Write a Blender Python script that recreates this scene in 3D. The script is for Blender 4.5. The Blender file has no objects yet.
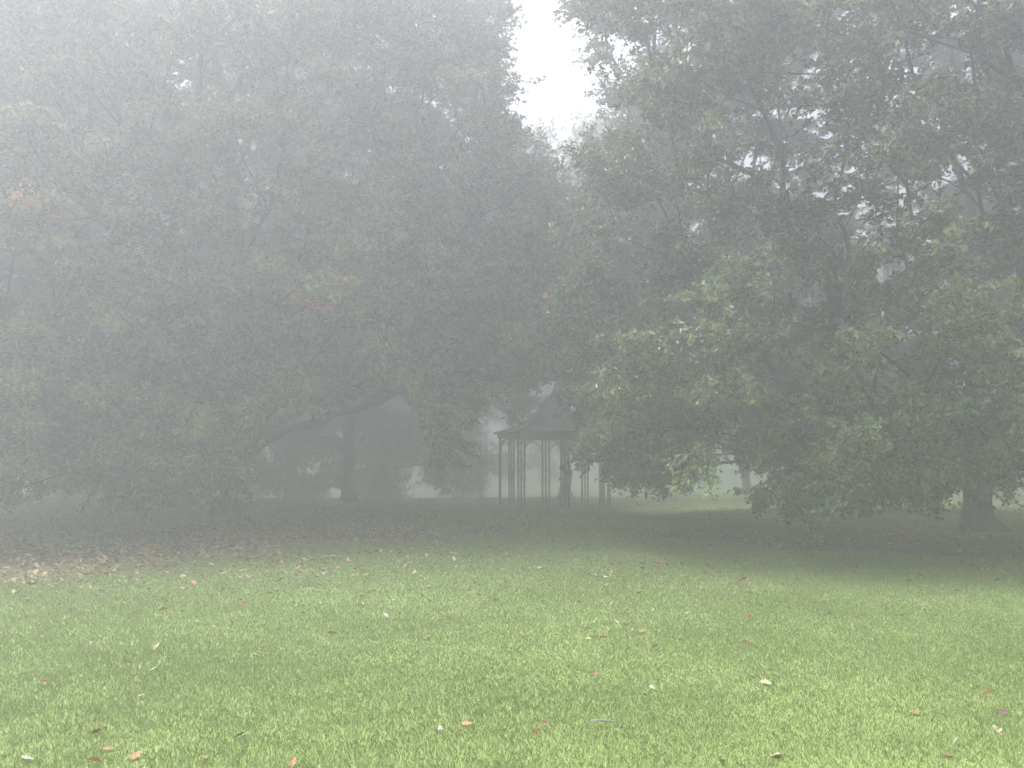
import bpy, math, random
import numpy as np
from mathutils import Vector

random.seed(11)
rng = np.random.default_rng(11)
scene = bpy.context.scene
C = scene.collection

# ------------------------------------------------------------------ camera, world, sun, exposure
CAM = np.array([0.0, 0.0, 1.6])
F = 820.0                                  # focal length in pixels of the 1024 px wide frame
PITCH = math.atan((470 - 384) / F)         # camera tilted up a little
cam_d = bpy.data.cameras.new("camera")
cam = bpy.data.objects.new("camera", cam_d)
C.objects.link(cam)
cam.location = CAM
cam.rotation_euler = (math.pi / 2 + PITCH, 0, 0)
cam_d.sensor_width = 36
cam_d.lens = F / 1024 * 36
cam_d.clip_start = 0.05
cam_d.clip_end = 2000
scene.camera = cam

SUN_EL, SUN_AZ = math.radians(60), math.radians(-86)   # azimuth measured from +Y towards +X
world = bpy.data.worlds.new("World")
scene.world = world
world.use_nodes = True
nt = world.node_tree
nt.nodes.clear()
sky = nt.nodes.new("ShaderNodeTexSky")
sky.sky_type = 'NISHITA'
sky.sun_disc = False
sky.sun_elevation = SUN_EL
sky.sun_rotation = SUN_AZ
sky.air_density = 1.0
sky.dust_density = 5.0
sky.ozone_density = 1.0
hsv = nt.nodes.new("ShaderNodeHueSaturation")          # overcast: the cloud deck takes the blue out
hsv.inputs['Saturation'].default_value = 0.25
bg = nt.nodes.new("ShaderNodeBackground")
bg.inputs['Strength'].default_value = 0.15
wo = nt.nodes.new("ShaderNodeOutputWorld")
nt.links.new(sky.outputs[0], hsv.inputs['Color'])
nt.links.new(hsv.outputs[0], bg.inputs['Color'])
nt.links.new(bg.outputs[0], wo.inputs[0])

sun_d = bpy.data.lights.new("sun", 'SUN')
sun_d.energy = 1.5
sun_d.angle = math.radians(25)
sun_d.color = (1.0, 0.985, 0.965)
sun = bpy.data.objects.new("sun", sun_d)
C.objects.link(sun)
sdir = Vector((math.sin(SUN_AZ) * math.cos(SUN_EL), math.cos(SUN_AZ) * math.cos(SUN_EL), math.sin(SUN_EL)))
sun.rotation_euler = (-sdir).to_track_quat('-Z', 'Y').to_euler()
sun.location = (-20, 10, 40)

scene.view_settings.view_transform = 'Standard'
scene.view_settings.look = 'None'
scene.view_settings.gamma = 1
scene.view_settings.use_curve_mapping = False
scene.view_settings.exposure = 2.15
scene.cycles.max_bounces = 6
scene.cycles.diffuse_bounces = 3
scene.cycles.glossy_bounces = 1
scene.cycles.transmission_bounces = 3
scene.cycles.volume_bounces = 3
scene.cycles.caustics_reflective = False
scene.cycles.caustics_refractive = False
scene.cycles.use_denoising = True

HAZE_DENSITY = 0.030
HAZE_TOP = 21.5

# ------------------------------------------------------------------ helpers
def project(p):
    """world point(s) -> pixel; used to judge sizes and shape the crowns"""
    p = np.atleast_2d(p) - CAM
    c, s = math.cos(PITCH), math.sin(PITCH)
    depth = p[:, 1] * c + p[:, 2] * s
    up = -p[:, 1] * s + p[:, 2] * c
    depth = np.maximum(depth, 0.1)
    return np.stack([512 + F * p[:, 0] / depth, 384 - F * up / depth], 1)

def ground_h(x, y):
    x = np.asarray(x, float); y = np.asarray(y, float)
    h = 0.035 * np.sin(x * 0.31 + 1.3) * np.sin(y * 0.27 + 0.4) + 0.02 * np.sin(x * 0.83 + y * 0.61)
    d = np.maximum(np.asarray(y, float) - 44, 0)
    return h - (0.5 + 1.0 / (1 + np.exp((x - 2) / 3))) * (1 - np.exp(-d * d / 500.0))

def on_ground(px, py):
    """the place on the lawn seen at this pixel"""
    c, s = math.cos(PITCH), math.sin(PITCH)
    a, b = (px - 512) / F, (384 - py) / F
    v = np.array([a, c - b * s, s + b * c])
    t = -CAM[2] / v[2]
    for _ in range(5):
        p = CAM + v * t
        t = (float(ground_h(p[0], p[1])) - CAM[2]) / v[2]
    p = CAM + v * t
    return p

def mesh_np(name, verts, faces_flat, face_len, mat, parent=None, attrs=None, smooth=False):
    """faces_flat: 1D indices, face_len: constant int or 1D array"""
    verts = np.asarray(verts, dtype=np.float32)
    faces_flat = np.asarray(faces_flat, dtype=np.int32)
    n = len(faces_flat) // face_len if np.isscalar(face_len) else len(face_len)
    tot = np.full(n, face_len, np.int32) if np.isscalar(face_len) else np.asarray(face_len, np.int32)
    start = np.concatenate([[0], np.cumsum(tot)[:-1]]).astype(np.int32)
    me = bpy.data.meshes.new(name)
    me.vertices.add(len(verts)); me.vertices.foreach_set("co", verts.ravel())
    me.loops.add(len(faces_flat)); me.loops.foreach_set("vertex_index", faces_flat)
    me.polygons.add(n); me.polygons.foreach_set("loop_start", start)
    me.polygons.foreach_set("use_smooth", np.full(n, smooth))
    me.update(calc_edges=True)
    for k, v in (attrs or {}).items():
        at = me.attributes.new(k, 'FLOAT', 'FACE')
        at.data.foreach_set("value", np.asarray(v, np.float32))
    me.materials.append(mat)
    o = bpy.data.objects.new(name, me)
    C.objects.link(o)
    if parent: o.parent = parent
    return o

def tag(o, label=None, cat=None, group=None, kind=None):
    if label: o['label'] = label
    if cat: o['category'] = cat
    if group: o['group'] = group
    if kind: o['kind'] = kind
    return o

def empty(name, loc, rz=0):
    o = bpy.data.objects.new(name, None)
    o.location = loc; o.rotation_euler = (0, 0, rz)
    o.empty_display_size = 0.3
    C.objects.link(o)
    return o

class MB:
    """collects tubes, boxes and sheets into one mesh"""
    def __init__(s): s.v = []; s.f = []
    def add(s, vs, fs):
        b = len(s.v); s.v += [tuple(v) for v in vs]; s.f += [tuple(i + b for i in f) for f in fs]
    def box(s, c, sz, rz=0, bev=0.0):
        cx, cy, cz = c; hx, hy, hz = sz[0] / 2, sz[1] / 2, sz[2] / 2
        cr, sr = math.cos(rz), math.sin(rz)
        prof = [(-hx + bev, -hy), (hx - bev, -hy), (hx, -hy + bev), (hx, hy - bev), (hx - bev, hy), (-hx + bev, hy), (-hx, hy - bev), (-hx, -hy + bev)] if bev else [(-hx, -hy), (hx, -hy), (hx, hy), (-hx, hy)]
        n = len(prof)
        vs = [(cx + x * cr - y * sr, cy + x * sr + y * cr, cz + z) for z in (-hz, hz) for x, y in prof]
        s.add(vs, [tuple(range(n))[::-1], tuple(range(n, 2 * n))] + [(i, (i + 1) % n, n + (i + 1) % n, n + i) for i in range(n)])
    def tube(s, pts, rad, sides=8, cap=True):
        pts = [Vector(p) for p in pts]
        if not hasattr(rad, '__len__'): rad = [rad] * len(pts)
        vs = []; ref = None
        for i, p in enumerate(pts):
            t = (pts[min(i + 1, len(pts) - 1)] - pts[max(i - 1, 0)]).normalized()
            if ref is None: ref = t.orthogonal().normalized()
            ref = (ref - t * ref.dot(t)); ref = ref.normalized() if ref.length > 1e-6 else t.orthogonal().normalized()
            b = t.cross(ref)
            for k in range(sides):
                a = 2 * math.pi * k / sides
                vs.append(p + (ref * math.cos(a) + b * math.sin(a)) * rad[i])
        fs = [(i * sides + k, i * sides + (k + 1) % sides, (i + 1) * sides + (k + 1) % sides, (i + 1) * sides + k)
              for i in range(len(pts) - 1) for k in range(sides)]
        if cap: fs += [tuple(range(sides))[::-1], tuple(range((len(pts) - 1) * sides, len(pts) * sides))]
        s.add(vs, fs)
    def build(s, name, mat, parent=None, smooth=False):
        me = bpy.data.meshes.new(name)
        me.from_pydata(s.v, [], s.f)
        me.materials.append(mat)
        if smooth: me.polygons.foreach_set("use_smooth", [True] * len(me.polygons))
        me.update()
        o = bpy.data.objects.new(name, me); C.objects.link(o)
        if parent: o.parent = parent
        return o

# ------------------------------------------------------------------ materials
def new_mat(name):
    m = bpy.data.materials.new(name); m.use_nodes = True
    t = m.node_tree; t.nodes.clear()
    return m, t, t.nodes.new("ShaderNodeOutputMaterial")

def ramp(t, stops, interp='LINEAR'):
    r = t.nodes.new("ShaderNodeValToRGB"); e = r.color_ramp; e.interpolation = interp
    while len(e.elements) > 1: e.elements.remove(e.elements[-1])
    e.elements[0].position = stops[0][0]; e.elements[0].color = (*stops[0][1], 1)
    for p, c in stops[1:]:
        n = e.elements.new(p); n.color = (*c, 1)
    return r

def noise(t, scale, detail=4, rough=0.6, src='Object'):
    tc = t.nodes.new("ShaderNodeTexCoord"); n = t.nodes.new("ShaderNodeTexNoise")
    n.inputs['Scale'].default_value = scale; n.inputs['Detail'].default_value = detail; n.inputs['Roughness'].default_value = rough
    t.links.new(tc.outputs[src], n.inputs['Vector'])
    return n

def leaf_mat(name, stops, transl=0.35, rough=0.38):
    m, t, out = new_mat(name)
    a = t.nodes.new("ShaderNodeAttribute"); a.attribute_name = "tint"
    r = ramp(t, stops)
    t.links.new(a.outputs['Fac'], r.inputs[0])
    p = t.nodes.new("ShaderNodeBsdfPrincipled"); p.inputs['Roughness'].default_value = rough
    p.inputs['Specular IOR Level'].default_value = 0.5
    tr = t.nodes.new("ShaderNodeBsdfTranslucent")
    mx = t.nodes.new("ShaderNodeMixShader"); mx.inputs[0].default_value = transl
    t.links.new(r.outputs[0], p.inputs['Base Color']); t.links.new(r.outputs[0], tr.inputs['Color'])
    t.links.new(p.outputs[0], mx.inputs[1]); t.links.new(tr.outputs[0], mx.inputs[2]); t.links.new(mx.outputs[0], out.inputs[0])
    return m

M = {}
M['oak_leaf'] = leaf_mat("oak_leaves", [(0.0, (.024, .048, .019)), (.3, (.068, .106, .042)), (.5, (.128, .170, .068)), (.68, (.20, .235, .095)), (.8, (.25, .25, .10)), (.88, (.32, .24, .09)), (.94, (.30, .18, .08)), (1, (.42, .20, .08))])
M['autumn_leaf'] = leaf_mat("turning_leaves", [(0.0, (.024, .048, .024)), (.3, (.085, .135, .050)), (.5, (.17, .23, .085)), (.68, (.27, .31, .11)), (.84, (.31, .27, .10)), (.92, (.34, .18, .07)), (1, (.66, .32, .12))])
M['grass'] = leaf_mat("grass_blades", [(0.0, (.12, .172, .048)), (.5, (.208, .282, .084)), (.85, (.29, .365, .12)), (1, (.44, .42, .24))], .35, .55)

def bark(name, furrows):
    m, t, out = new_mat(name)
    n = noise(t, 6, 6); v = t.nodes.new("ShaderNodeTexWave"); v.inputs['Scale'].default_value = 3.5; v.inputs['Distortion'].default_value = 7
    v.bands_direction = 'X'; v.inputs['Detail'].default_value = 3
    tc = t.nodes.new("ShaderNodeTexCoord"); mp = t.nodes.new("ShaderNodeMapping"); mp.inputs['Scale'].default_value = (1, 1, .18)
    t.links.new(tc.outputs['Object'], mp.inputs[0]); t.links.new(mp.outputs[0], v.inputs['Vector'])
    r = ramp(t, [(.3, (.035, .030, .026)), (.55, (.075, .066, .055)), (.75, (.07, .078, .05))])
    t.links.new(n.outputs[0], r.inputs[0])
    p = t.nodes.new("ShaderNodeBsdfPrincipled"); p.inputs['Roughness'].default_value = .9
    b = t.nodes.new("ShaderNodeBump"); b.inputs['Strength'].default_value = .8; b.inputs['Distance'].default_value = .05
    t.links.new((v if furrows else noise(t, 14, 6, .7)).outputs[0], b.inputs['Height']); t.links.new(b.outputs[0], p.inputs['Normal'])
    t.links.new(r.outputs[0], p.inputs['Base Color']); t.links.new(p.outputs[0], out.inputs[0])
    return m
M['bark'] = bark("furrowed_bark", True)
M['limb_bark'] = bark("limb_bark", False)

def metal(name, c1, c2, rough=.45, scale=4):
    m, t, out = new_mat(name)
    n = noise(t, scale, 5); r = ramp(t, [(.35, c1), (.65, c2)])
    t.links.new(n.outputs[0], r.inputs[0])
    p = t.nodes.new("ShaderNodeBsdfPrincipled"); p.inputs['Roughness'].default_value = rough
    t.links.new(r.outputs[0], p.inputs['Base Color']); t.links.new(p.outputs[0], out.inputs[0])
    return m
M['iron'] = metal("painted_iron", (.022, .025, .028), (.05, .046, .044))
M['lead'] = metal("roof_sheet", (.014, .015, .019), (.030, .031, .038), .6, 2)
M['stone'] = metal("stone_footing", (.12, .115, .10), (.22, .21, .19), .9, 8)

# leaf litter; under the right oak bare soil with shade painted in: (x, y, radius)
LITTER_AND_SHADE = [(-9.0, 26.5, 9.5), (-15.5, 22.0, 12.0), (-8.0, 40.0, 13.0), (-2.5, 33.0, 7.5), (12.3, 18.8, 6.2), (8.0, 20.6, 4.8), (-24, 26, 13)]

def ground_mat():
    m, t, out = new_mat("lawn")
    tc = t.nodes.new("ShaderNodeTexCoord")
    wob = noise(t, .55, 5, .65)
    wsc = t.nodes.new("ShaderNodeMath"); wsc.operation = 'MULTIPLY_ADD'; wsc.inputs[1].default_value = 5.0; wsc.inputs[2].default_value = -2.5
    t.links.new(wob.outputs[0], wsc.inputs[0])
    prev = None
    for (x, y, r) in LITTER_AND_SHADE:
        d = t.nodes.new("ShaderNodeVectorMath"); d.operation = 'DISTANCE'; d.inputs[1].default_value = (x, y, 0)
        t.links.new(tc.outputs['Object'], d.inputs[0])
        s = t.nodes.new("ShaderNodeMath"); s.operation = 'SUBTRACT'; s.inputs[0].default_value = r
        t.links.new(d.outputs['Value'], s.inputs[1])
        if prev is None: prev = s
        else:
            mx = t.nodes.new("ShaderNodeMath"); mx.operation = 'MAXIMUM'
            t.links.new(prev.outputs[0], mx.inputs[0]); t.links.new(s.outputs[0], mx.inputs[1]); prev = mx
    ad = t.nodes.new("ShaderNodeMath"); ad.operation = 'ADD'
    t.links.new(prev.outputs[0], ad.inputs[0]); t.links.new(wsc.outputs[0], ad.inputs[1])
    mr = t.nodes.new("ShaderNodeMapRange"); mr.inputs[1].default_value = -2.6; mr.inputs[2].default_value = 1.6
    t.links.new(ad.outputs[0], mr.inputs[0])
    g1 = noise(t, 1.3, 6, .7); g2 = noise(t, 45, 4, .7); g3 = noise(t, .35, 3, .5)
    gr = ramp(t, [(.25, (.16, .225, .06)), (.5, (.22, .295, .085)), (.75, (.275, .34, .11))])
    mm = t.nodes.new("ShaderNodeMath"); mm.operation = 'MULTIPLY_ADD'; mm.inputs[1].default_value = .45
    t.links.new(g2.outputs[0], mm.inputs[0]); 
    m2 = t.nodes.new("ShaderNodeMath"); m2.operation = 'MULTIPLY'; m2.inputs[1].default_value = .55
    m3 = t.nodes.new("ShaderNodeMath"); m3.operation = 'ADD'
    t.links.new(g1.outputs[0], m3.inputs[0]); t.links.new(g3.outputs[0], m3.inputs[1])
    m3b = t.nodes.new("ShaderNodeMath"); m3b.operation = 'MULTIPLY'; m3b.inputs[1].default_value = .5
    t.links.new(m3.outputs[0], m3b.inputs[0]); t.links.new(m3b.outputs[0], m2.inputs[0])
    t.links.new(m2.outputs[0], mm.inputs[2]); t.links.new(mm.outputs[0], gr.inputs[0])
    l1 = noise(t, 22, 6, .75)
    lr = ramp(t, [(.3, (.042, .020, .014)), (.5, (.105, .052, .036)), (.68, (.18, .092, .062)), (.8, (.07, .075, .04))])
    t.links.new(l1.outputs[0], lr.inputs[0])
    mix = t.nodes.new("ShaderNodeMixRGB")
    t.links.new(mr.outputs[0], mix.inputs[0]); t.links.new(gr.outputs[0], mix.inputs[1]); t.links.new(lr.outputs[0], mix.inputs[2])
    p = t.nodes.new("ShaderNodeBsdfPrincipled"); p.inputs['Roughness'].default_value = .85
    b = t.nodes.new("ShaderNodeBump"); b.inputs['Strength'].default_value = .6; b.inputs['Distance'].default_value = .03
    t.links.new(g2.outputs[0], b.inputs['Height']); t.links.new(b.outputs[0], p.inputs['Normal'])
    t.links.new(mix.outputs[0], p.inputs['Base Color']); t.links.new(p.outputs[0], out.inputs[0])
    return m
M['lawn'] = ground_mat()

# ------------------------------------------------------------------ ground: one sheet, finer near the camera
def axis_vals(lo, hi, near, fine, coarse_n):
    a = np.arange(-near, near + fine / 2, fine)
    l = -near - (abs(lo) - near) * (np.linspace(0, 1, coarse_n)[1:] ** 1.8)
    h = near + (hi - near) * (np.linspace(0, 1, coarse_n)[1:] ** 1.8)
    return np.concatenate([l[::-1], a, h])
gx = axis_vals(-400, 400, 30, 1.0, 24); gy = axis_vals(-400, 400, 90, 1.0, 24)
X, Y = np.meshgrid(gx, gy)
GV = np.stack([X, Y, ground_h(X, Y)], -1).reshape(-1, 3)
nx, ny = len(gx), len(gy)
ii, jj = np.meshgrid(np.arange(nx - 1), np.arange(ny - 1))
q = (jj * nx + ii).ravel()
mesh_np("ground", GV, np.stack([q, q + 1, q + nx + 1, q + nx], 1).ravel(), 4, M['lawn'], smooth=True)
tag(bpy.data.objects['ground'], kind='structure')

def litter_shade_depth(x, y):
    d = np.full(np.shape(x), -99.0)
    for (a, b, r) in LITTER_AND_SHADE: d = np.maximum(d, r - np.hypot(x - a, y - b))
    return d + 1.3 * np.sin(x * .9 + 2 * np.sin(y * .45)) * np.sin(y * .75 + 1.0)

# ------------------------------------------------------------------ trees
LEAF = np.array([(0, -.5), (.30, -.22), (.22, -.02), (.42, .22), (.2, .5), (-.2, .5), (-.42, .22), (-.22, -.02), (-.30, -.22)])

def norm(v): return v / np.maximum(np.linalg.norm(v, axis=-1, keepdims=True), 1e-9)

def leaves_mesh(name, P, A, N, S, tint, mat, parent, simple=False, aspect=.62):
    """P positions, A leaf axis, N normal, S length -> folded oak-like leaves"""
    A = norm(A); B = norm(np.cross(N, A)); N = np.cross(A, B)
    if simple:
        L = np.array([(0, -.5, 0), (.5, 0, .12), (0, .5, -.08), (-.5, 0, .12)])
    else:
        L = np.array([(0, -.5, 0), (.34, -.18, .10), (.46, .22, .12), (0, .5, -.10), (-.46, .22, .12), (-.34, -.18, .10)])
    k = len(L)
    V = (P[:, None] + (B[:, None] * (L[None, :, 0:1] * aspect) + A[:, None] * L[None, :, 1:2] + N[:, None] * L[None, :, 2:3]) * S[:, None, None]).reshape(-1, 3)
    n = len(P)
    base = (np.arange(n) * k)[:, None]
    if simple: F_ = np.array([0, 1, 2, 3]); fl = 4; rep = 1
    else: F_ = np.array([0, 1, 2, 3, 0, 3, 4, 5]); fl = 4; rep = 2
    return mesh_np(name, V, (base + F_[None]).ravel(), fl, mat, parent, {"tint": np.repeat(tint, rep)})

def vnoise(p, seed, scale):
    """smooth pseudo noise from summed sines, -1..1"""
    r = np.random.default_rng(seed); v = np.zeros(len(p))
    for _ in range(7):
        k = r.normal(size=3); k = k / np.linalg.norm(k) * r.uniform(.6, 1.6) / scale * 2 * math.pi
        v += np.sin(p @ k + r.uniform(0, 6.28))
    return v / 3.0

def interp_px(tab, px):
    xs = [a for a, b in tab]; ys = [b for a, b in tab]
    return np.interp(px, xs, ys)

def build_tree(name, label, group, base, H, R, trunk_r, n_boughs, leaves_per, leaf_len, mat, seed,
               low=2.0, fork=2.6, bough_len=1.05, shape=None, keep=None, autumn=.1, simple=False, lean=(0, 0), extra=None, patches=(), inner=.25, hole=-.95, guides=(), bpl=13):
    r = np.random.default_rng(seed)
    bx, by = base; bz = float(ground_h(bx, by)) 
    root = empty(name, (bx, by, bz)); tag(root, label, 'tree', group)
    # --- bough centres inside the crown volume (local coordinates)
    def env(az, u):
        prof = np.where(u < .35, .90 + .10 * np.sin(u / .35 * math.pi / 2), np.sqrt(np.clip(1 - ((u - .35) / .66) ** 2.4, 0, 1)))
        lob = 1 + .10 * np.sin(3 * az + seed) + .07 * np.sin(5 * az + 2.1 * seed + 4 * u)
        if shape is not None: lob = lob * shape(az, u)
        return R * prof * lob
    # the crown is a heap of leafy masses (lobes) on its outside with a looser filling behind them
    nl = max(24, int(n_boughs / bpl)); lc, lr, tries = [], [], 0
    while len(lc) < nl:
        az = r.uniform(0, 2 * math.pi); u = r.uniform(0, 1) ** 1.1
        rm = float(env(np.float64(az), np.float64(u)))
        if r.uniform() > max(rm / R, .15): continue
        rl = r.uniform(.095, .185) * R
        rr = max(.05, rm - rl * r.uniform(.7, 1.35))
        c_ = np.array([rr * math.cos(az), rr * math.sin(az), low + (H - low) * u])
        if c_[1] > 2.5 and r.uniform() > .55: continue
        if lc:
            dd = np.linalg.norm(np.array(lc) - c_, axis=1) / (np.array(lr) + rl)
            if dd.min() < .42 and r.uniform() < .93:
                tries += 1
                if tries < 6000: continue
        lc.append(c_); lr.append(rl)
    lc = np.array(lc); lr = np.array(lr); ltint = r.normal(0, .09, nl); lturn = r.uniform(0, 1, nl) < autumn * .45
    pts = []; pdir = []; pl = []; tot = 0
    n_out = int(n_boughs * .76)
    while tot < n_out:
        m = n_out * 2
        k_ = r.integers(0, nl, m); d_ = norm(r.normal(0, 1, (m, 3)))
        rad_out = lc[k_] * np.array([1, 1, 0]); rad_out = norm(rad_out + 1e-6)
        ok = (d_ * norm(rad_out + np.array([0, 0, .55]))).sum(1) > -.15 + r.uniform(-.15, .15, m)
        p = lc[k_] + d_ * (lr[k_] * r.uniform(.80, 1.04, m))[:, None] * np.array([1, 1, .72])
        ok &= p[:, 2] > low * .8
        if keep is not None: ok &= keep(p + np.array([bx, by, bz]))
        pts.append(p[ok]); pdir.append(d_[ok]); pl.append(k_[ok]); tot += ok.sum()
    pts = np.concatenate(pts)[:n_out]; pdir = np.concatenate(pdir)[:n_out]; pl = np.concatenate(pl)[:n_out]
    fill = []; tot = 0
    while tot < n_boughs - n_out:
        m = n_boughs
        az = r.uniform(0, 2 * math.pi, m); u = r.uniform(0, 1, m)
        rm = env(az, u); rr = rm * r.uniform(.45, .88, m)
        p = np.stack([rr * np.cos(az), rr * np.sin(az), low + (H - low) * u], 1)
        ok = p[:, 2] > low + (1 - rr / np.maximum(rm, .1)) * 5
        if keep is not None: ok &= keep(p + np.array([bx, by, bz]))
        fill.append(p[ok]); tot += ok.sum()
    fill = np.concatenate(fill)[:n_boughs - n_out]
    pts = np.concatenate([pts, fill]); pdir = np.concatenate([pdir, norm(fill * np.array([1, 1, .3]))]); pl = np.concatenate([pl, r.integers(0, nl, len(fill))])
    if extra is not None:
        ex_ = np.array(extra, float) - np.array([bx, by, bz])
        pts = np.concatenate([pts, ex_]); pdir = np.concatenate([pdir, norm(ex_ * np.array([1, 1, .2]) + r.normal(0, .6, ex_.shape))])
        pl = np.concatenate([pl, np.argmin(((ex_[:, None] - lc[None]) ** 2).sum(-1), 1)])
    # --- skeleton: each bough joins the nearest fitting wood
    nodes = []; par = []; plen = []
    tp = fork
    n0 = 7
    for i in range(n0):
        t = i / (n0 - 1)
        nodes.append((lean[0] * t * t + .06 * math.sin(i * 2.1 + seed), lean[1] * t * t + .06 * math.cos(i * 1.7 + seed), tp * t)); par.append(i - 1); plen.append(tp * t)
    # leader continues upward, wandering
    x, y, z = nodes[-1]; n1 = 10
    trunk_top = n0 + 2
    for i in range(n1):
        x += r.normal(0, .22); y += r.normal(0, .22); z += (H * .72 - tp) / n1
        nodes.append((x, y, z)); par.append(len(nodes) - 2); plen.append(plen[-1] + (H * .72 - tp) / n1)
    gmin = {}
    for (at, gp, r0, r1) in guides:
        prev = at; gp = [np.array(q_) - np.array([bx, by, 0]) for q_ in gp]
        pa = np.array(nodes[at])
        for gi, g in enumerate(gp):
            for s_ in (1, 2, 3):
                q_ = pa + (g - pa) * s_ / 3 + (r.normal(0, .05, 3) if s_ < 3 else 0)
                nodes.append(tuple(q_)); par.append(prev); plen.append(plen[prev] + np.linalg.norm(g - pa) / 3)
                prev = len(nodes) - 1; t_ = (gi + s_ / 3) / len(gp); gmin[prev] = r0 + (r1 - r0) * t_
            pa = g
    order = np.argsort(np.linalg.norm(pts - np.array(nodes[n0 - 1]), axis=1))
    NA = np.zeros((len(nodes) + len(pts) * 12, 3)); NA[:len(nodes)] = nodes
    PL = np.zeros(len(NA)); PL[:len(nodes)] = plen
    cnt = len(nodes); par = list(par) + [0] * (len(NA) - cnt)
    tip = np.zeros(len(pts), int)
    for oi in order:
        c = pts[oi]
        d = NA[n0 - 2:cnt] - c
        dist = np.sqrt((d ** 2).sum(1))
        # prefer joints lower than the bough and not too long a detour
        cost = dist + .42 * PL[n0 - 2:cnt] + .5 * np.maximum(d[:, 2], 0)
        j = int(np.argmin(cost)) + n0 - 2
        a = NA[j]; L = np.linalg.norm(c - a)
        k = max(1, min(9, int(L / .8)))
        sag = np.array([0, 0, 1.0]) * L * .12
        last = j
        for s_ in range(1, k + 1):
            t = s_ / k
            q_ = a + (c - a) * t + sag * math.sin(t * math.pi) + (r.normal(0, .05, 3) * min(L, 2.5) if s_ < k else 0)
            NA[cnt] = q_; par[cnt] = last; PL[cnt] = PL[last] + L / k; last = cnt; cnt += 1
        tip[oi] = last
    # --- radii by the pipe rule
    A2 = np.zeros(cnt); ex = 2.35
    for t_ in tip: A2[t_] += 1
    kids = [[] for _ in range(cnt)]
    for i in range(cnt - 1, 0, -1):
        if A2[i] == 0: A2[i] = .5
        A2[par[i]] += A2[i]; kids[par[i]].append(i)
    rad = A2 ** (1 / ex); rad = rad / rad[0] * trunk_r
    rad = np.maximum(rad, .012)
    for g_, v_ in gmin.items(): rad[g_] = max(rad[g_], v_)
    for i in range(n0):                                          # root flare
        h = NA[i, 2]; rad[i] = trunk_r * (1 + .75 * math.exp(-h / .35))* (1 - .12 * min(h / fork, 1))
    # --- trunk: a fluted column from below the turf to above the fork
    tm = MB(); path = []; i = 0
    chain = [0]
    while chain[-1] < trunk_top: chain.append(chain[-1] + 1)
    sides = 20; vs = []
    zz = [(-.25, None)] 
    prof_pts = [np.array([0, 0, -.3])] + [NA[c_] for c_ in chain]
    prof_r = [rad[0] * 1.12] + [rad[c_] for c_ in chain]
    # finer flare rings
    rings = []
    for k in range(len(prof_pts) - 1):
        for s_ in range(4):
            t = s_ / 4; rings.append((prof_pts[k] * (1 - t) + prof_pts[k + 1] * t, prof_r[k] * (1 - t) + prof_r[k + 1] * t))
    rings.append((prof_pts[-1], prof_r[-1]))
    ph = r.uniform(0, 6.28, 3)
    for (c_, rr_) in rings:
        fl = math.exp(-max(c_[2], 0) / .7)
        rr0 = rr_ if c_[2] > .9 else trunk_r * (.9 + .85 * math.exp(-max(c_[2], 0) / .30))
        for k in range(sides):
            a = 2 * math.pi * k / sides
            w = 1 + fl * (.20 * math.sin(5 * a + ph[0]) + .08 * math.sin(8 * a + ph[1])) + .035 * math.sin(7 * a + ph[2] + c_[2])
            vs.append((c_[0] + math.cos(a) * rr0 * w, c_[1] + math.sin(a) * rr0 * w, c_[2]))
    nr = len(rings)
    tm.add(vs, [(a * sides + k, a * sides + (k + 1) % sides, (a + 1) * sides + (k + 1) % sides, (a + 1) * sides + k) for a in range(nr - 1) for k in range(sides)]
           + [tuple(range((nr - 1) * sides, nr * sides))])
    tm.build("trunk", M['bark'], root, True)
    # --- limbs: every sub-tree that leaves the trunk is a mesh of its own
    def limb(start, parent_node):
        mb = MB(); stack = [(parent_node, start)]
        while stack:
            p0, c0 = stack.pop()
            ch = [p0, c0]
            while kids[ch[-1]]:
                ks = sorted(kids[ch[-1]], key=lambda q_: -A2[q_])
                for o_ in ks[1:]: stack.append((ch[-1], o_))
                ch.append(ks[0])
            rr_ = [min(rad[ch[0]], rad[ch[1]] * 1.15)] + [rad[c_] for c_ in ch[1:]]
            sd = 10 if rr_[0] > .12 else (6 if rr_[0] > .04 else 4)
            rr_[-1] *= .6
            mb.tube([NA[c_] for c_ in ch], rr_, sd)
        return mb
    tr_set = set(chain)
    starts = sorted([(k_, c_) for c_ in chain for k_ in kids[c_] if k_ not in tr_set], key=lambda q_: -A2[q_[0]])
    for n_, (k_, c_) in enumerate(starts):
        limb(k_, c_).build("limb", M['limb_bark'], root, True)
    # --- foliage: twigs fanning off every bough, leaves crowded to the twig ends
    nb = len(pts)
    cen = np.array([nodes[n0 - 1][0], nodes[n0 - 1][1], H * .42])
    out = norm(pdir * .9 + norm((pts - cen) * np.array([1, 1, .4])) * .5)
    out[:, 2] -= .05 + .30 * np.clip(1 - (pts[:, 2] - low) / (H * .3), 0, 1); out = norm(out + r.normal(0, .25, (nb, 3)))
    T = 13
    per = max(3, int(leaves_per / T))
    bl = bough_len * r.uniform(.65, 1.25, nb)
    ts = r.uniform(0, 1, (nb, T)) ** .8
    side = norm(np.cross(out, np.array([0, 0, 1.0])) + 1e-6)
    upv = np.cross(side, out)
    ang = r.uniform(-1.35, 1.35, (nb, T))
    el = r.normal(0.02, .32, (nb, T))
    td = (out[:, None] * np.cos(ang)[..., None] + side[:, None] * np.sin(ang)[..., None] + upv[:, None] * el[..., None])
    td[..., 2] -= .12; td = norm(td)
    tb = pts[:, None] + out[:, None] * ((ts - .6) * bl[:, None])[..., None] + r.normal(0, .06, (nb, T, 3))
    tl = bl[:, None] * r.uniform(.30, .62, (nb, T))
    s = r.uniform(0, 1, (nb, T, per)) ** .55
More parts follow.
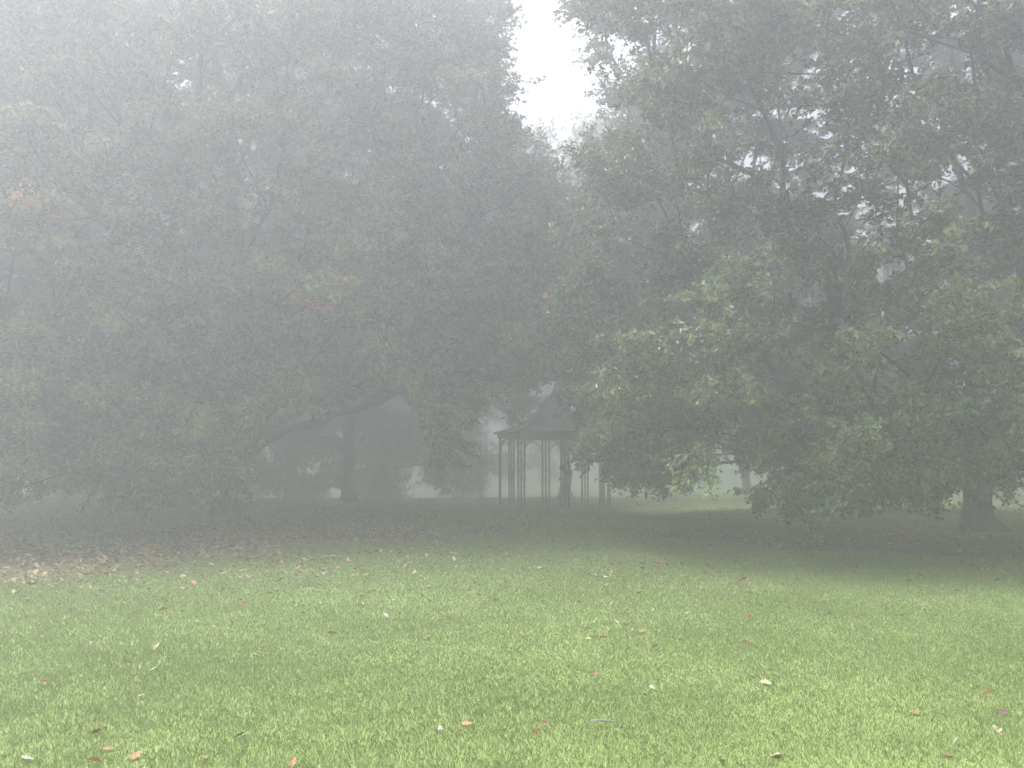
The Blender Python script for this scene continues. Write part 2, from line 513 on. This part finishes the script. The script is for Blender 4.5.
    P = tb[:, :, None] + td[:, :, None] * (s * tl[..., None])[..., None] + r.normal(0, leaf_len * .55, (nb, T, per, 3)) * np.array([1, 1, .7])
    A_ = td[:, :, None] + r.normal(0, .75, P.shape)
    A_[..., 2] -= .25
    N_ = np.array([0, 0, .75]) + r.normal(0, .42, P.shape) + pdir[:, None, None] * .75
    S_ = leaf_len * r.uniform(.6, 1.2, P.shape[:3])
    # tint: green in broad drifts, some boughs turning
    drift = vnoise(pts, seed + 9, 5.0)
    bt = .38 + .08 * drift + ltint[pl] + r.normal(0, .04, nb)
    turning = lturn[pl] | (r.uniform(0, 1, nb) < autumn * .3)
    bt[turning] += r.uniform(.12, .30, turning.sum())
    wp = pts + np.array([bx, by, bz])
    for (qx, qy, rad_px, val) in patches:                        # single branches that have turned
        pj = project(wp); dd = np.hypot(pj[:, 0] - qx, pj[:, 1] - qy); near = np.hypot(wp[:, 0], wp[:, 1])
        sel = dd < rad_px
        if sel.any():
            dmin = near[sel].min(); bt[sel & (near < dmin + 2.5)] = val
    tt = np.clip(bt[:, None, None] + r.normal(0, .03, (nb, T, 1)) + r.normal(0, .13, P.shape[:3]), 0, .80 + .19 * (bt[:, None, None] > .7))
    brown = r.uniform(0, 1, P.shape[:3]) < autumn * .25
    tt = np.where(brown, r.uniform(.75, .97, P.shape[:3]), tt)
    leaves_mesh("crown", P.reshape(-1, 3), A_.reshape(-1, 3), N_.reshape(-1, 3), S_.ravel(), tt.ravel(), mat, root, simple)
    # twigs as thin three-sided rods
    if not simple:
        b0 = tb.reshape(-1, 3); e0 = (tb + td * tl[..., None] * .85).reshape(-1, 3)
        dv = norm(e0 - b0); u_ = norm(np.cross(dv, np.array([.3, .1, 1.0]))); w_ = np.cross(dv, u_)
        vs = []
        for (c_, rr_) in ((b0, .010), (e0, .004)):
            for k in range(3):
                a = 2 * math.pi * k / 3; vs.append(c_ + (u_ * math.cos(a) + w_ * math.sin(a)) * rr_)
        V = np.stack(vs, 1).reshape(-1, 3); base_ = (np.arange(len(b0)) * 6)[:, None]
        Fq = np.array([0, 1, 4, 3, 1, 2, 5, 4, 2, 0, 3, 5])
        mesh_np("twig_spray", V, (base_ + Fq[None]).ravel(), 4, M['limb_bark'], root)
    return root

def below(tab):
    """how low the skirt of a crown hangs, by bearing from where the photographer stands"""
    def f(w):
        pj = project(w - np.array([0, 0, .45]))
        return pj[:, 1] < interp_px(tab, pj[:, 0])
    return f

sk_r = below([(560, 400), (585, 445), (600, 470), (640, 492), (700, 494), (716, 470), (735, 455), (750, 486), (790, 512), (835, 518), (862, 502), (885, 520), (905, 530), (925, 516), (942, 508), (955, 500), (1000, 498), (1100, 500)])
sk_l = below([(-60, 505), (60, 500), (120, 478), (180, 498), (232, 512), (250, 466), (280, 436), (300, 424), (340, 408), (380, 398), (410, 400), (425, 436), (445, 466), (462, 440), (480, 405), (505, 398), (520, 408), (526, 400), (538, 378), (560, 366), (600, 366)])

def hang(seed, x0, x1, y0, y1, d0, d1, n_):
    r = np.random.default_rng(seed); out = []
    while len(out) < n_:
        px, py, d = r.uniform(x0, x1), r.uniform(y0, y1), r.uniform(d0, d1)
        w = np.array([(px - 512) / F * d, d, 1.6 + (470 - py) / F * d])
        if w[2] > .75: out.append(w)
    return out

def keep_right(w):
    pj = project(w); x, y = pj[:, 0], pj[:, 1]
    edge = np.interp(y, [-400, 0, 60, 120, 200, 300, 380, 430, 470], [584, 584, 604, 602, 580, 552, 582, 602, 616])
    edge = edge + 14 * np.sin(w[:, 2] * 3.1 + w[:, 1] * 2.3) + 9 * np.sin(w[:, 2] * 6.7 - w[:, 1] * 3.9)
    k = sk_r(w) & (x > edge)
    # thin places where the sky breaks through
    for (hx, hy, ax, ay) in ((738, 165, 30, 22), (700, 140, 20, 12), (640, 50, 34, 9), (695, 350, 26, 10)):
        k &= ~((((x - hx) / ax) ** 2 + ((y - hy) / ay) ** 2 < 1) & (np.sin(w[:, 0] * 7.3 + w[:, 2] * 5.1 + w[:, 1] * 6.7) < .25))
    return k

def keep_left(w):
    pj = project(w); x, y = pj[:, 0], pj[:, 1]
    edge = np.interp(y, [-400, 0, 60, 120, 160, 200, 300, 380, 430], [506, 514, 488, 496, 530, 555, 572, 560, 530])
    edge = edge + np.where(y < 300, 15, 4) * np.sin(w[:, 2] * 2.9 + w[:, 1] * 2.1) + 8 * np.sin(w[:, 2] * 6.1 - w[:, 1] * 4.3)
    return sk_l(w) & (x < edge)

R_BASE = (12.6, 22.4)
build_tree("oak_tree", "broad low-skirted oak at right with thick flared trunk on a bare patch darkened by painted shade", "park oaks in the fog",
           R_BASE, 18.5, 12.6, .36, 6500, 250, .108, M['oak_leaf'], 3, low=1.0, fork=3.0, keep=keep_right, bpl=12, extra=hang(1, 850, 1030, 400, 470, 13.5, 19, 60) + hang(11, 850, 940, 460, 500, 14, 19, 22) + hang(12, 940, 1010, 455, 484, 17.5, 20.5, 12) + hang(2, 750, 900, 400, 500, 15, 20, 45) + hang(3, 618, 705, 420, 482, 18, 23, 35), autumn=.07,
           shape=lambda az, u: np.where(u > .35, 1.03, 1.0), patches=((620, 430, 30, .5), (880, 360, 34, .66), (735, 335, 14, .64), (800, 395, 24, .66)), hole=-1.1)
build_tree("oak_tree", "fog-veiled oak at left with orange sprigs and low hanging skirt over brown leaf litter", "park oaks in the fog",
           (-8.7, 25.5), 19.5, 11.2, .42, 4800, 250, .112, M['autumn_leaf'], 8, low=1.2, fork=2.4, keep=keep_left, extra=hang(4, 150, 245, 420, 496, 18, 23, 55) + hang(5, 425, 455, 425, 462, 21, 24, 7) + hang(6, -20, 150, 400, 492, 18, 24, 90) + hang(7, 460, 560, 330, 372, 21, 25, 40),
           guides=[(5, [(-7.6, 25.2, 2.5), (-6.3, 24.6, 2.9), (-4.6, 24.2, 3.4), (-2.4, 23.8, 4.2), (-.6, 23.6, 5.0)], .20, .06)], autumn=.16, lean=(.5, 0),
           patches=((313, 300, 9, .97), (38, 210, 9, .90), (283, 432, 10, .93), (240, 210, 14, .75), (75, 463, 8, .90), (70, 400, 30, .66), (200, 410, 34, .66), (330, 120, 30, .62)), hole=-1.1)

print("near trees done")
build_tree("oak_tree", "oak behind the left one, its dark trunk half lost in fog", "park oaks in the fog",
           (-14.9, 31.5), 20, 11.5, .50, 1400, 150, .17, M['autumn_leaf'], 21, low=2.2, fork=3.2, autumn=.12, inner=.35, keep=lambda w: below([(-200, 490), (60, 492), (110, 470), (140, 465), (200, 480), (250, 440), (300, 420), (520, 380)])(w))
build_tree("straight_tree", "slim straight trunk tree standing between the left oak and the gazebo", "park oaks in the fog",
           (-8.0, 40.4), 20, 9.0, .31, 1000, 140, .19, M['autumn_leaf'], 33, low=4.2, fork=5.0, autumn=.10, inner=.35,
           keep=lambda w: project(w)[:, 0] < np.interp(project(w)[:, 1], [-400, 0, 130, 200, 400], [480, 490, 490, 540, 540]))
FAR = [(3.0, 46, 20.3, 6.8, 41, 8.5, "tall pale tree rising straight behind the gazebo roof, seen between the two big oaks"),
       (-29, 50, 20, 8.5, 42, .6, "far foggy tree at the left edge behind the big oaks"),
       (-26.5, 43, 18, 8.0, 50, .6, "foggy tree nearest the left edge of the view, low branches touching the ground"),
       (-21, 53, 19.5, 8.0, 43, .2, "far foggy tree behind the thick dark trunk on the left, low to the ground"),
       (-14.5, 54, 19.5, 7.5, 47, .1, "far foggy tree just left of the slim trunk, reaching down to the ground"),
       (-8.5, 55, 19, 7.0, 48, .1, "far foggy tree just right of the slim trunk, reaching down to the ground"),
       (-11, 64, 20, 9.0, 49, .8, "tall far tree in the second row behind the slim trunk"),
       (17, 60, 20, 9.0, 44, 2.2, "far foggy tree behind the skirt of the right oak"),
       (32, 50, 20, 9.5, 45, 1.5, "far foggy tree at the right edge behind the right oak's trunk"),
       (-3, 80, 20, 9.0, 46, 2.0, "faintest tree straight behind the gazebo, almost gone in the fog")]
for (x, y, h, r_, sd, lw, lab) in FAR:
    kf = (lambda w: (project(w)[:, 1] > 130) | (np.abs(project(w)[:, 0] - 540) > 45)) 
    build_tree("distant_tree", lab, "distant trees in the fog", (x, y), h, r_, .30, 480, 130, .27, M['autumn_leaf'], sd,
               low=lw, fork=3.6, bough_len=1.9, autumn=.08, simple=True, inner=.35, keep=kf)

# ------------------------------------------------------------------ gazebo
GX, GY = 1.92, 37.0
GZ = float(ground_h(GX, GY))
gz = empty("gazebo", (GX, GY, GZ), 0)
tag(gz, "dark iron octagonal gazebo with flared pagoda roof standing on slender openwork posts", "gazebo")
PR = 2.47; PH0 = math.radians(7)
for k in range(8):
    a = PH0 + k * math.pi / 4
    cx, cy = PR * math.cos(a), PR * math.sin(a)
    tx, ty = -math.sin(a), math.cos(a)
    mb = MB()
    for o_ in (-.165, 0, .165):
        mb.tube([(cx + tx * o_, cy + ty * o_, .02), (cx + tx * o_, cy + ty * o_, 3.06)], .042 if o_ else .036, 8)
    for z in (.16, .9, 1.65, 2.4, 2.98):
        mb.box((cx, cy, z), (.36, .03, .03), a + math.pi / 2)
    # small scroll rings between the bars
    for z in (.53, 1.28, 2.03, 2.70):
        for o_ in (-.083, .083):
            mb.tube([(cx + tx * (o_ + .055 * math.cos(q_)), cy + ty * (o_ + .055 * math.cos(q_)), z + .055 * math.sin(q_)) for q_ in np.linspace(0, 2 * math.pi, 9)], .008, 4, False)
    p = mb.build("post", M['iron'], gz)
    mb = MB(); mb.box((cx, cy, .0), (.50, .22, .16), a + math.pi / 2, .02)
    mb.build("footing", M['stone'], p)
    # arch bracket to the next post
    b = a + math.pi / 4; dx, dy = PR * math.cos(b), PR * math.sin(b)
    mb = MB()
    L0 = np.array([cx + tx * .165, cy + ty * .165]); L1 = np.array([dx + math.sin(b) * .165, dy - math.cos(b) * .165])
    arc = [(*(L0 + (L1 - L0) * t), 2.45 + .55 * math.sin(math.pi * t) ** .55) for t in np.linspace(0, 1, 17)]
    mb.tube(arc, .022, 6)
    arc2 = [(*(L0 + (L1 - L0) * t), 2.62 + .40 * math.sin(math.pi * t) ** .55) for t in np.linspace(0.02, .98, 13)]
    mb.tube(arc2, .012, 5)
    mb.build("arch", M['iron'], gz)
# ring beam
mb = MB()
n = 8
for (r0, r1, z0, z1) in ((2.38, 2.60, 3.06, 3.30),):
    vs = []
    for (rr_, z) in ((r0, z0), (r1, z0), (r1, z1), (r0, z1)):
        for k in range(n):
            a = PH0 + k * math.pi / 4; vs.append((rr_ * math.cos(a), rr_ * math.sin(a), z))
    fs = [(j * n + k, j * n + (k + 1) % n, ((j + 1) % 4) * n + (k + 1) % n, ((j + 1) % 4) * n + k) for j in range(4) for k in range(n)]
    mb.add(vs, fs)
mb.build("ring_beam", M['iron'], gz)
# bell-curved roof: (radius, height)
prof = [(2.78, 3.27), (2.60, 3.315), (2.2, 3.42), (1.75, 3.58), (1.35, 3.80), (1.02, 4.05), (.74, 4.36), (.46, 4.70), (.20, 5.0), (.07, 5.16)]
mb = MB(); vs = []
for (rr_, z) in prof + [(rr_ - .02, z - .035) for rr_, z in prof[::-1]]:
    rr_ = max(rr_, .02)
    for k in range(n):
        a = PH0 + k * math.pi / 4; vs.append((rr_ * math.cos(a), rr_ * math.sin(a), z))
m_ = 2 * len(prof)
mb.add(vs, [(j * n + k, j * n + (k + 1) % n, ((j + 1) % m_) * n + (k + 1) % n, ((j + 1) % m_) * n + k) for j in range(m_) for k in range(n)])
roof = mb.build("roof", M['lead'], gz)
for k in range(8):
    a = PH0 + k * math.pi / 4
    mb = MB(); mb.tube([(rr_ * math.cos(a), rr_ * math.sin(a), z + .01) for rr_, z in prof], .03, 6)
    mb.build("hip_rib", M['iron'], roof)
mb = MB()
fp = [(.10, 5.12), (.05, 5.2), (.085, 5.25), (.03, 5.30), (.015, 5.48)]
vs = []
for (rr_, z) in fp:
    for k in range(10):
        a = k * .6283; vs.append((rr_ * math.cos(a), rr_ * math.sin(a), z))
mb.add(vs, [(j * 10 + k, j * 10 + (k + 1) % 10, (j + 1) * 10 + (k + 1) % 10, (j + 1) * 10 + k) for j in range(len(fp) - 1) for k in range(10)] + [tuple(range(40, 50))])
mb.build("finial", M['iron'], roof, True)

# ------------------------------------------------------------------ grass blades (nobody could count them)
def grass():
    zones = []                                                 # thinner and sparser strip by strip, no visible seam
    ys = [3.2]
    while ys[-1] < 27: ys.append(ys[-1] * 1.05)
    for y0, y1 in zip(ys[:-1], ys[1:]):
        ym = (y0 + y1) / 2
        zones.append((y0, y1, math.exp(np.interp(ym, [3.2, 5.5, 8, 12, 17, 27], np.log([13000, 10500, 5600, 2300, 1100, 380]))), np.interp(ym, [4, 27], [.031, .050]), .00056 * ym * (1 + max(ym - 14, 0) * .012)))
    Vs, Ts = [], []
    for (y0, y1, dens, hgt, wid) in zones:
        w1 = y1 * .66 + 1.6
        n_ = int(2 * w1 * (y1 - y0) * dens)
        x = rng.uniform(-w1, w1, n_); y = rng.uniform(y0, y1, n_)
        ok = np.abs(x) < y * .66 + 1.6
        ld = litter_shade_depth(x, y)
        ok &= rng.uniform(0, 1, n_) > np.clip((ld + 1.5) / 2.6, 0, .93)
        tuft = .5 + .25 * np.sin(x * 5.1 + 2 * np.sin(y * 3.3)) * np.sin(y * 4.7 + 2 * np.sin(x * 2.9)) + .25 * np.sin(x * 1.3 + y * .7) * np.sin(y * 1.9 - x * .4)
        ok &= rng.uniform(0, 1, n_) < .75 + .25 * tuft
        x, y, tuft = x[ok], y[ok], tuft[ok]; n_ = len(x)
        az = rng.uniform(0, 6.28, n_); h = hgt * rng.uniform(.4, 1.15, n_) * (.85 + .3 * tuft); w = wid * rng.uniform(.6, 1.4, n_)
        ln = rng.uniform(.1, .9, n_) * h; la = az + math.pi / 2 + rng.normal(0, .6, n_)
        z = ground_h(x, y) - .003
        dx, dy = np.cos(az) * w / 2, np.sin(az) * w / 2; lx, ly = np.cos(la) * ln, np.sin(la) * ln
        V = np.stack([np.stack([x - dx, y - dy, z], 1), np.stack([x + dx, y + dy, z], 1),
                      np.stack([x + dx * .8 + lx * .35, y + dy * .8 + ly * .35, z + h * .6], 1), np.stack([x + lx, y + ly, z + h * .93], 1),
                      np.stack([x - dx * .8 + lx * .35, y - dy * .8 + ly * .35, z + h * .6], 1)], 1)
        Vs.append(V.reshape(-1, 3))
        broad = .06 * np.sin(x * .55 + 1.0 + .8 * np.sin(y * .4)) * np.sin(y * .75 + .6 * x) + .06 * (tuft - .5)
        tn = np.clip(.48 + broad + rng.normal(0, .25, n_), 0, .9)
        tn = np.where(rng.uniform(0, 1, n_) < .05, rng.uniform(.88, 1, n_), tn)
        Ts.append(tn)
    V = np.concatenate(Vs); T_ = np.concatenate(Ts); n_ = len(T_)
    Fi = (np.arange(n_) * 5)[:, None] + np.arange(5)[None]
    o = mesh_np("grass", V, Fi.ravel(), 5, M['grass'], None, {"tint": T_})
    tag(o, "short damp green grass covering the lawn", "grass", kind='stuff')
    print("grass blades", n_)
grass()

# ------------------------------------------------------------------ fallen leaves
def flat_mat(name, c1, c2):
    m, t, out = new_mat(name)
    n_ = noise(t, 30, 3); r_ = ramp(t, [(.35, c1), (.65, c2)])
    t.links.new(n_.outputs[0], r_.inputs[0])
    p = t.nodes.new("ShaderNodeBsdfPrincipled"); p.inputs['Roughness'].default_value = .6
    t.links.new(r_.outputs[0], p.inputs['Base Color']); t.links.new(p.outputs[0], out.inputs[0])
    return m
KINDS = {'tan': ((.23, .16, .095), (.33, .24, .15)), 'orange': ((.26, .12, .055), (.38, .19, .09)), 'brown': ((.12, .06, .035), (.22, .12, .07)),
         'pale yellow': ((.30, .27, .14), (.42, .38, .21)), 'whitish': ((.28, .27, .21), (.40, .38, .31)), 'reddish': ((.19, .065, .04), (.28, .10, .06)), 'purple brown': ((.10, .045, .05), (.17, .08, .085))}
FM = {k: flat_mat(k.replace(' ', '_') + "_dead_leaf", *v) for k, v in KINDS.items()}

def leaf_shape(curl, seed):
    """lobed oak leaf, curled along the midrib, with a stalk; about 1 unit long"""
    r = np.random.default_rng(seed)
    half = [(.02, -.62), (.035, -.5), (.16, -.40), (.24, -.30), (.15, -.22), (.30, -.08), (.36, .02), (.21, .08), (.33, .22), (.33, .32), (.17, .34), (.20, .45), (.08, .52)]
    V = []; 
    for y in [p[1] for p in half]:
        V.append((0, y, .28 * curl * (y * y)))
    for s in (1, -1):
        for x, y in half:
            x *= r.uniform(.85, 1.15)
            V.append((s * x * math.cos(curl * .9), y, abs(x) * math.sin(curl * .9) * (1 + .5 * r.uniform(-1, 1)) + .28 * curl * y * y + r.normal(0, .012)))
    n_ = len(half); Fc = []
    for b, flip in ((n_, False), (2 * n_, True)):
        for i in range(n_ - 1):
            f = (i, b + i, b + i + 1, i + 1); Fc.append(f[::-1] if flip else f)
    return np.array(V), Fc
SHAPES = [leaf_shape(c, i) for i, c in enumerate((.15, .45, .8, -.35, 1.05))]
LM = {}
def leaf_mesh(kind, si):
    if (kind, si) not in LM:
        V, Fc = SHAPES[si]
        me = bpy.data.meshes.new("fallen_leaf"); me.from_pydata([tuple(v) for v in V], [], Fc); me.materials.append(FM[kind]); me.update()
        LM[(kind, si)] = me
    return LM[(kind, si)]

SEEN = [  # pixel where it lies, kind, length, label (None: nothing tells it apart)
 (238, 738, 'brown', .07, "brown curled leaf touching a pale one in the lower left lawn"), (246, 736, 'pale yellow', .065, "pale yellow leaf lying against a brown curled leaf in the lower left lawn"),
 (97, 736, 'brown', .09, "crumpled brown leaf above two orange ones near the lower left corner"), (108, 751, 'orange', .07, "faded orange leaf below the crumpled brown one near the lower left corner"),
 (136, 759, 'orange', .085, "bright orange leaf lowest of the loose group near the lower left corner"), (93, 765, 'orange', .08, "orange leaf cut by the bottom edge near the lower left corner"),
 (27, 762, 'whitish', .085, "whitish leaf in the very lower left corner of the lawn"), (204, 761, 'tan', .07, "tan leaf near the bottom edge between the pale one and the bright orange one"),
 (293, 766, 'orange', .07, "orange leaf on the bottom edge, left of centre"), (302, 714, 'tan', .06, "lone tan leaf left of centre in the near lawn"),
 (467, 727, 'orange', .08, "orange leaf alone just left of the centre line in the near lawn"), (545, 726, 'reddish', .06, "small red leaf just right of centre in the near lawn"),
 (596, 676, 'reddish', .07, "small red leaf halfway down the lawn, right of centre"), (518, 670, 'orange', .07, "orange leaf on the centre line halfway down the lawn"),
 (653, 690, 'whitish', .07, "small white leaf halfway down the lawn, right of the red one"), (766, 686, 'pale yellow', .11, "yellowish curled leaf in the right half of the lawn"),
 (747, 620, 'orange', .13, "upper of two orange leaves in line in the right half of the lawn"), (747, 644, 'orange', .12, "lower of two orange leaves in line in the right half of the lawn"),
 (776, 757, 'pale yellow', .11, "large pale leaf near the bottom edge, right of centre"), (722, 766, 'tan', .08, "pinkish tan leaf on the bottom edge, right of centre"),
 (916, 716, 'orange', .10, "upright orange leaf in the grass at lower right"), (988, 697, 'orange', .085, "orange leaf above the purple brown one at lower right"),
 (1003, 716, 'purple brown', .10, "dark purple brown leaf near the right edge of the lawn"), (998, 736, 'pale yellow', .10, "pale yellow leaf with narrow lobes below the purple brown one"),
 (956, 745, 'whitish', .06, "small white leaf above a crumpled brown leaf at lower right"), (947, 757, 'brown', .085, "crumpled brown leaf near the bottom edge at lower right"),
 (732, 747, 'tan', .06, None), (639, 595, 'brown', .13, "dark brown leaf in the middle distance, right of centre"), (588, 640, 'pale yellow', .09, None), (603, 640, 'orange', .09, None),
 (654, 650, 'tan', .1, None), (521, 637, 'pale yellow', .09, None), (164, 612, 'orange', .15, "big orange leaf in the left lawn below the leaf litter"), (242, 606, 'orange', .13, None),
 (362, 606, 'pale yellow', .12, None), (386, 618, 'whitish', .12, "white leaf left of centre below the leaf litter"), (332, 635, 'orange', .1, None), (256, 657, 'pale yellow', .09, None),
 (268, 656, 'tan', .09, None), (428, 641, 'orange', .10, None), (89, 646, 'pale yellow', .10, None), (155, 649, 'pale yellow', .10, None), (127, 662, 'pale yellow', .11, "slanting pale yellow leaf in the left lawn"),
 (113, 671, 'brown', .09, "brown leaf beside a pale one in the left lawn"), (152, 672, 'whitish', .08, None), (45, 685, 'orange', .07, None), (362, 697, 'pale yellow', .06, None), (495, 602, 'orange', .12, None), (88, 612, 'tan', .12, None)]
pop = []
for (px, py, kind, L, lab) in SEEN:
    p = on_ground(px, py); pop.append((p[0], p[1], kind, L, lab))
kinds = list(KINDS); kw = [.34, .16, .22, .16, .05, .06, .01]
def scatter(n_, x0, x1, y0, y1, dens):
    x = rng.uniform(x0, x1, n_); y = rng.uniform(y0, y1, n_)
    area = (x1 - x0) * (y1 - y0); ok = rng.uniform(0, 1, n_) < dens(x, y) * area / n_
    return x[ok], y[ok]
def dens(x, y):
    ld = litter_shade_depth(x, y)
    b = np.interp(y, [3, 6, 8, 10, 13, 20, 30, 60], [.25, .5, 1.2, 3.2, 9, 10, 8, 4]) * np.where((x > 2) & (ld > -.5), .35, 1)
    left = np.clip((-x - .5) / 6, 0, 1) * np.clip((y - 8.2) / 3, 0, 1)
    lit = np.clip((ld + 2.6) / 3.0, 0, 1) ** 2 * np.where(x > 2, 5, 50)
    return b + lit + left * 15
sx, sy = scatter(260000, -34, 30, 3.0, 48, dens)
vis = np.abs(sx) < sy * .66 + 2.0
sx, sy = sx[vis], sy[vis]
ks = rng.choice(len(kinds), len(sx), p=kw)
ls = rng.uniform(.040, .078, len(sx)) + np.clip((sy - 7) * .003, 0, .025)
dist = np.hypot(sx, sy)
inframe = np.abs(sx) < sy * .63
order = np.argsort(np.where(inframe, dist, dist + 3))
n_ind = 300 - len(pop)
for i in order[:n_ind]: pop.append((sx[i], sy[i], kinds[ks[i]], ls[i], None))
GEN = {k: f"small {k} fallen leaf lying in the grass, one of many alike" for k in KINDS}
for i, (x, y, kind, L, lab) in enumerate(pop):
    o = bpy.data.objects.new("fallen_leaf", leaf_mesh(kind, random.randrange(5)))
    o.location = (x, y, float(ground_h(x, y)) + .021)
    o.rotation_euler = (random.gauss(0, .35), random.gauss(0, .35), random.uniform(0, 6.28))
    o.scale = (L * .85, L * .85, L * .85)
    C.objects.link(o)
    tag(o, lab or GEN[kind], "leaf", "fallen leaves scattered on the lawn")
# the rest: too many to count
rest = order[n_ind:]
Vs, Fs, off = [], [], 0
tint = []
for si in range(5):
    V, Fc = SHAPES[si]
    keepi = [i for i in rest if i % 5 == si]
    x, y, L = sx[keepi], sy[keepi], ls[keepi]; n_ = len(x)
    a = rng.uniform(0, 6.28, n_); ta, tb_ = rng.normal(0, .35, n_), rng.normal(0, .35, n_)
    ca, sa = np.cos(a), np.sin(a)
    Z = V[None, :, 2] + V[None, :, 0] * ta[:, None] + V[None, :, 1] * tb_[:, None]
    W = np.stack([x[:, None] + L[:, None] * (V[None, :, 0] * ca[:, None] - V[None, :, 1] * sa[:, None]),
                  y[:, None] + L[:, None] * (V[None, :, 0] * sa[:, None] + V[None, :, 1] * ca[:, None]),
                  ground_h(x, y)[:, None] + .030 + L[:, None] * Z], -1).reshape(-1, 3)
    Fi = off + (np.arange(n_) * len(V))[:, None] + np.array(Fc).ravel()[None]
    Vs.append(W); Fs.append(Fi.ravel()); off += len(W)
    val = np.array([(.05, .2, .35, .5, .65, .8, .95)[k] for k in ks[keepi]])
    tint.append(np.repeat(val, len(Fc)))
m, t, out = new_mat("leaf_litter")
a_ = t.nodes.new("ShaderNodeAttribute"); a_.attribute_name = "tint"
r_ = ramp(t, [(0, (.34, .23, .14)), (.14, (.34, .17, .08)), (.28, (.15, .08, .05)), (.43, (.40, .34, .19)), (.58, (.42, .39, .30)), (.72, (.26, .10, .06)), (.88, (.12, .06, .06))], 'CONSTANT')
p_ = t.nodes.new("ShaderNodeBsdfPrincipled"); p_.inputs['Roughness'].default_value = .65
t.links.new(a_.outputs['Fac'], r_.inputs[0]); t.links.new(r_.outputs[0], p_.inputs['Base Color']); t.links.new(p_.outputs[0], out.inputs[0])
lo = mesh_np("leaf_litter", np.concatenate(Vs), np.concatenate(Fs), 4, m, None, {"tint": np.concatenate(tint)})
tag(lo, "drift of brown and tan fallen leaves under the trees", "leaf litter", kind='stuff')
print("litter", len(rest))

# a short weathered stick in the near lawn
p = on_ground(603, 727)
mb = MB(); mb.tube([(-.13, 0, .0), (-.07, .01, .012), (0, -.004, .014), (.06, .008, .008), (.12, .0, .0)], [.003, .006, .007, .006, .003], 7)
mb.tube([(.0, -.004, .014), (.03, .035, .012), (.05, .055, .004)], [.004, .003, .002], 5)
st = mb.build("stick", metal("weathered_wood", (.20, .18, .16), (.34, .32, .29), .85, 40), None, True)
st.location = (p[0], p[1], float(ground_h(p[0], p[1])) + .03); st.rotation_euler = (0, 0, .1); st.scale = (.75, .75, .75)
tag(st, "short grey forked stick lying in the near grass, right of centre", "stick")

# ------------------------------------------------------------------ haze
mb = MB(); mb.box((0, 0, (HAZE_TOP - 1.9) / 2), (820, 820, HAZE_TOP + 1.9))
m, t, out = new_mat("haze")
pv = t.nodes.new("ShaderNodeVolumePrincipled")
pv.inputs['Color'].default_value = (.622, .630, .680, 1)
pv.inputs['Density'].default_value = HAZE_DENSITY
pv.inputs['Anisotropy'].default_value = 0.53
t.links.new(pv.outputs[0], out.inputs['Volume'])
hz = mb.build("haze", m)
tag(hz, "pale grey fog filling the park", "fog", kind='stuff')
